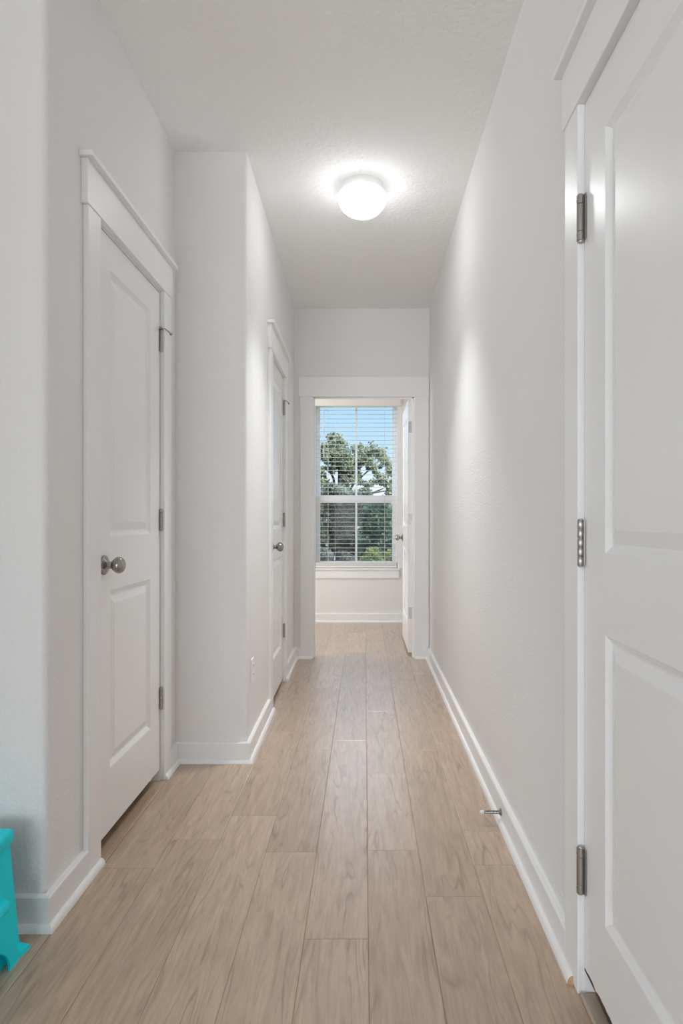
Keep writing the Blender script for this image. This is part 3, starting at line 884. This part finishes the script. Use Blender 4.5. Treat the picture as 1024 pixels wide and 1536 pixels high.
# ------------------------------------------------------------------ light
wd = bpy.data.worlds.new('sky'); SC.world = wd; wd.use_nodes = True
nt = wd.node_tree; N = nt.nodes.new; L = nt.links.new
bg = nt.nodes['Background']
tc = N('ShaderNodeTexCoord'); sp = N('ShaderNodeSeparateXYZ'); L(tc.outputs['Generated'], sp.inputs[0])
rp = N('ShaderNodeValToRGB'); el = rp.color_ramp.elements
el[0].position = 0.0; el[0].color = (0.90, 0.93, 0.96, 1)
el[1].position = 0.045; el[1].color = (0.82, 0.89, 0.97, 1)
for p, c in ((0.10, (0.50, 0.73, 0.97, 1)), (0.17, (0.40, 0.65, 0.97, 1)), (0.5, (0.50, 0.66, 0.90, 1)), (1.0, (0.14, 0.30, 0.66, 1))):
    e = rp.color_ramp.elements.new(p); e.color = c
L(sp.outputs['Z'], rp.inputs[0])
nz = N('ShaderNodeTexNoise'); nz.inputs['Scale'].default_value = 5; nz.inputs['Detail'].default_value = 5
mpw = N('ShaderNodeMapping'); mpw.inputs['Scale'].default_value = (1, 1, 3.5); L(tc.outputs['Generated'], mpw.inputs['Vector']); L(mpw.outputs[0], nz.inputs['Vector'])
cr = N('ShaderNodeMapRange'); cr.inputs['From Min'].default_value = 0.52; cr.inputs['From Max'].default_value = 0.72; cr.inputs['To Max'].default_value = 0.5; L(nz.outputs['Fac'], cr.inputs['Value'])
mxw = N('ShaderNodeMixRGB'); mxw.inputs[2].default_value = (0.95, 0.96, 0.98, 1); L(cr.outputs[0], mxw.inputs[0]); L(rp.outputs[0], mxw.inputs[1])
L(mxw.outputs[0], bg.inputs['Color'])
hi = N('ShaderNodeMapRange'); hi.inputs['From Min'].default_value = 0.19; hi.inputs['From Max'].default_value = 0.34
hi.inputs['To Min'].default_value = 0.62; hi.inputs['To Max'].default_value = 2.2
L(sp.outputs['Z'], hi.inputs['Value']); L(hi.outputs[0], bg.inputs['Strength'])

sun = bpy.data.lights.new('sun', 'SUN'); sun.energy = 2.5; sun.angle = math.radians(0.6); sun.color = (1, 0.96, 0.9)
so = bpy.data.objects.new('sun', sun); COL.objects.link(so)
so.rotation_euler = Vector((-0.75, 0.55, -0.85)).to_track_quat('-Z', 'Y').to_euler()

def area(name, loc, direction, sx, sy, power, col):
    l = bpy.data.lights.new(name, 'AREA'); l.shape = 'RECTANGLE'; l.size = sx; l.size_y = sy; l.energy = power; l.color = col
    o = bpy.data.objects.new(name, l); COL.objects.link(o); o.location = loc
    o.rotation_euler = Vector(direction).to_track_quat('-Z', 'Y').to_euler()
area('fill_light_rear', (-1.45, -6.97, 1.4), (0, 1, 0.22), 2.8, 2.0, 85, (0.90, 0.955, 1.0))  # added fill from behind the camera, tilted up towards the ceiling
area('fill_light_left', (-6.47, -3.25, 1.15), (1, 0.2, 0.45), 3.1, 2.1, 62, (0.90, 0.955, 1.0))  # added fill from the unseen left opening, brightens the right wall and ceiling
la = bpy.data.lights.new('lamp_down_fill', 'AREA'); la.shape = 'DISK'; la.size = 0.20; la.energy = 3.3; la.color = (0.96, 0.985, 1.0); la.spread = math.radians(84)  # helper disk just below the dome, adds to the lamp's downward light
lo = bpy.data.objects.new('lamp_down_fill', la); COL.objects.link(lo); lo.location = (lx, ly, CH - 0.158)
area('fill_light_side', (-2.17, 5.67, 1.45), (1, 0.1, 0), 0.82, 1.75, 14.5, (1.0, 0.98, 0.96))  # added fill that brightens the far room and its window frame

# ------------------------------------------------------------------ camera
cam = bpy.data.cameras.new('camera'); co = bpy.data.objects.new('camera', cam); COL.objects.link(co)
co.location = (0, 0, 1.09); co.rotation_euler = (PI/2, 0, 0)
cam.sensor_fit = 'VERTICAL'; cam.sensor_height = 36.0
cam.lens = 970 * 36.0 / 1536
cam.shift_x = -34.5 / 1536
cam.shift_y = 11.0 / 1536
cam.clip_start = 0.02
SC.camera = co
vs = SC.view_settings
vs.view_transform = 'Standard'; vs.look = 'None'; vs.gamma = 1.0; vs.exposure = 0.98; vs.use_curve_mapping = False
SC.cycles.use_denoising = True
SC.cycles.max_bounces = 12; SC.cycles.diffuse_bounces = 8; SC.cycles.transparent_max_bounces = 16
SC.cycles.sample_clamp_indirect = 6
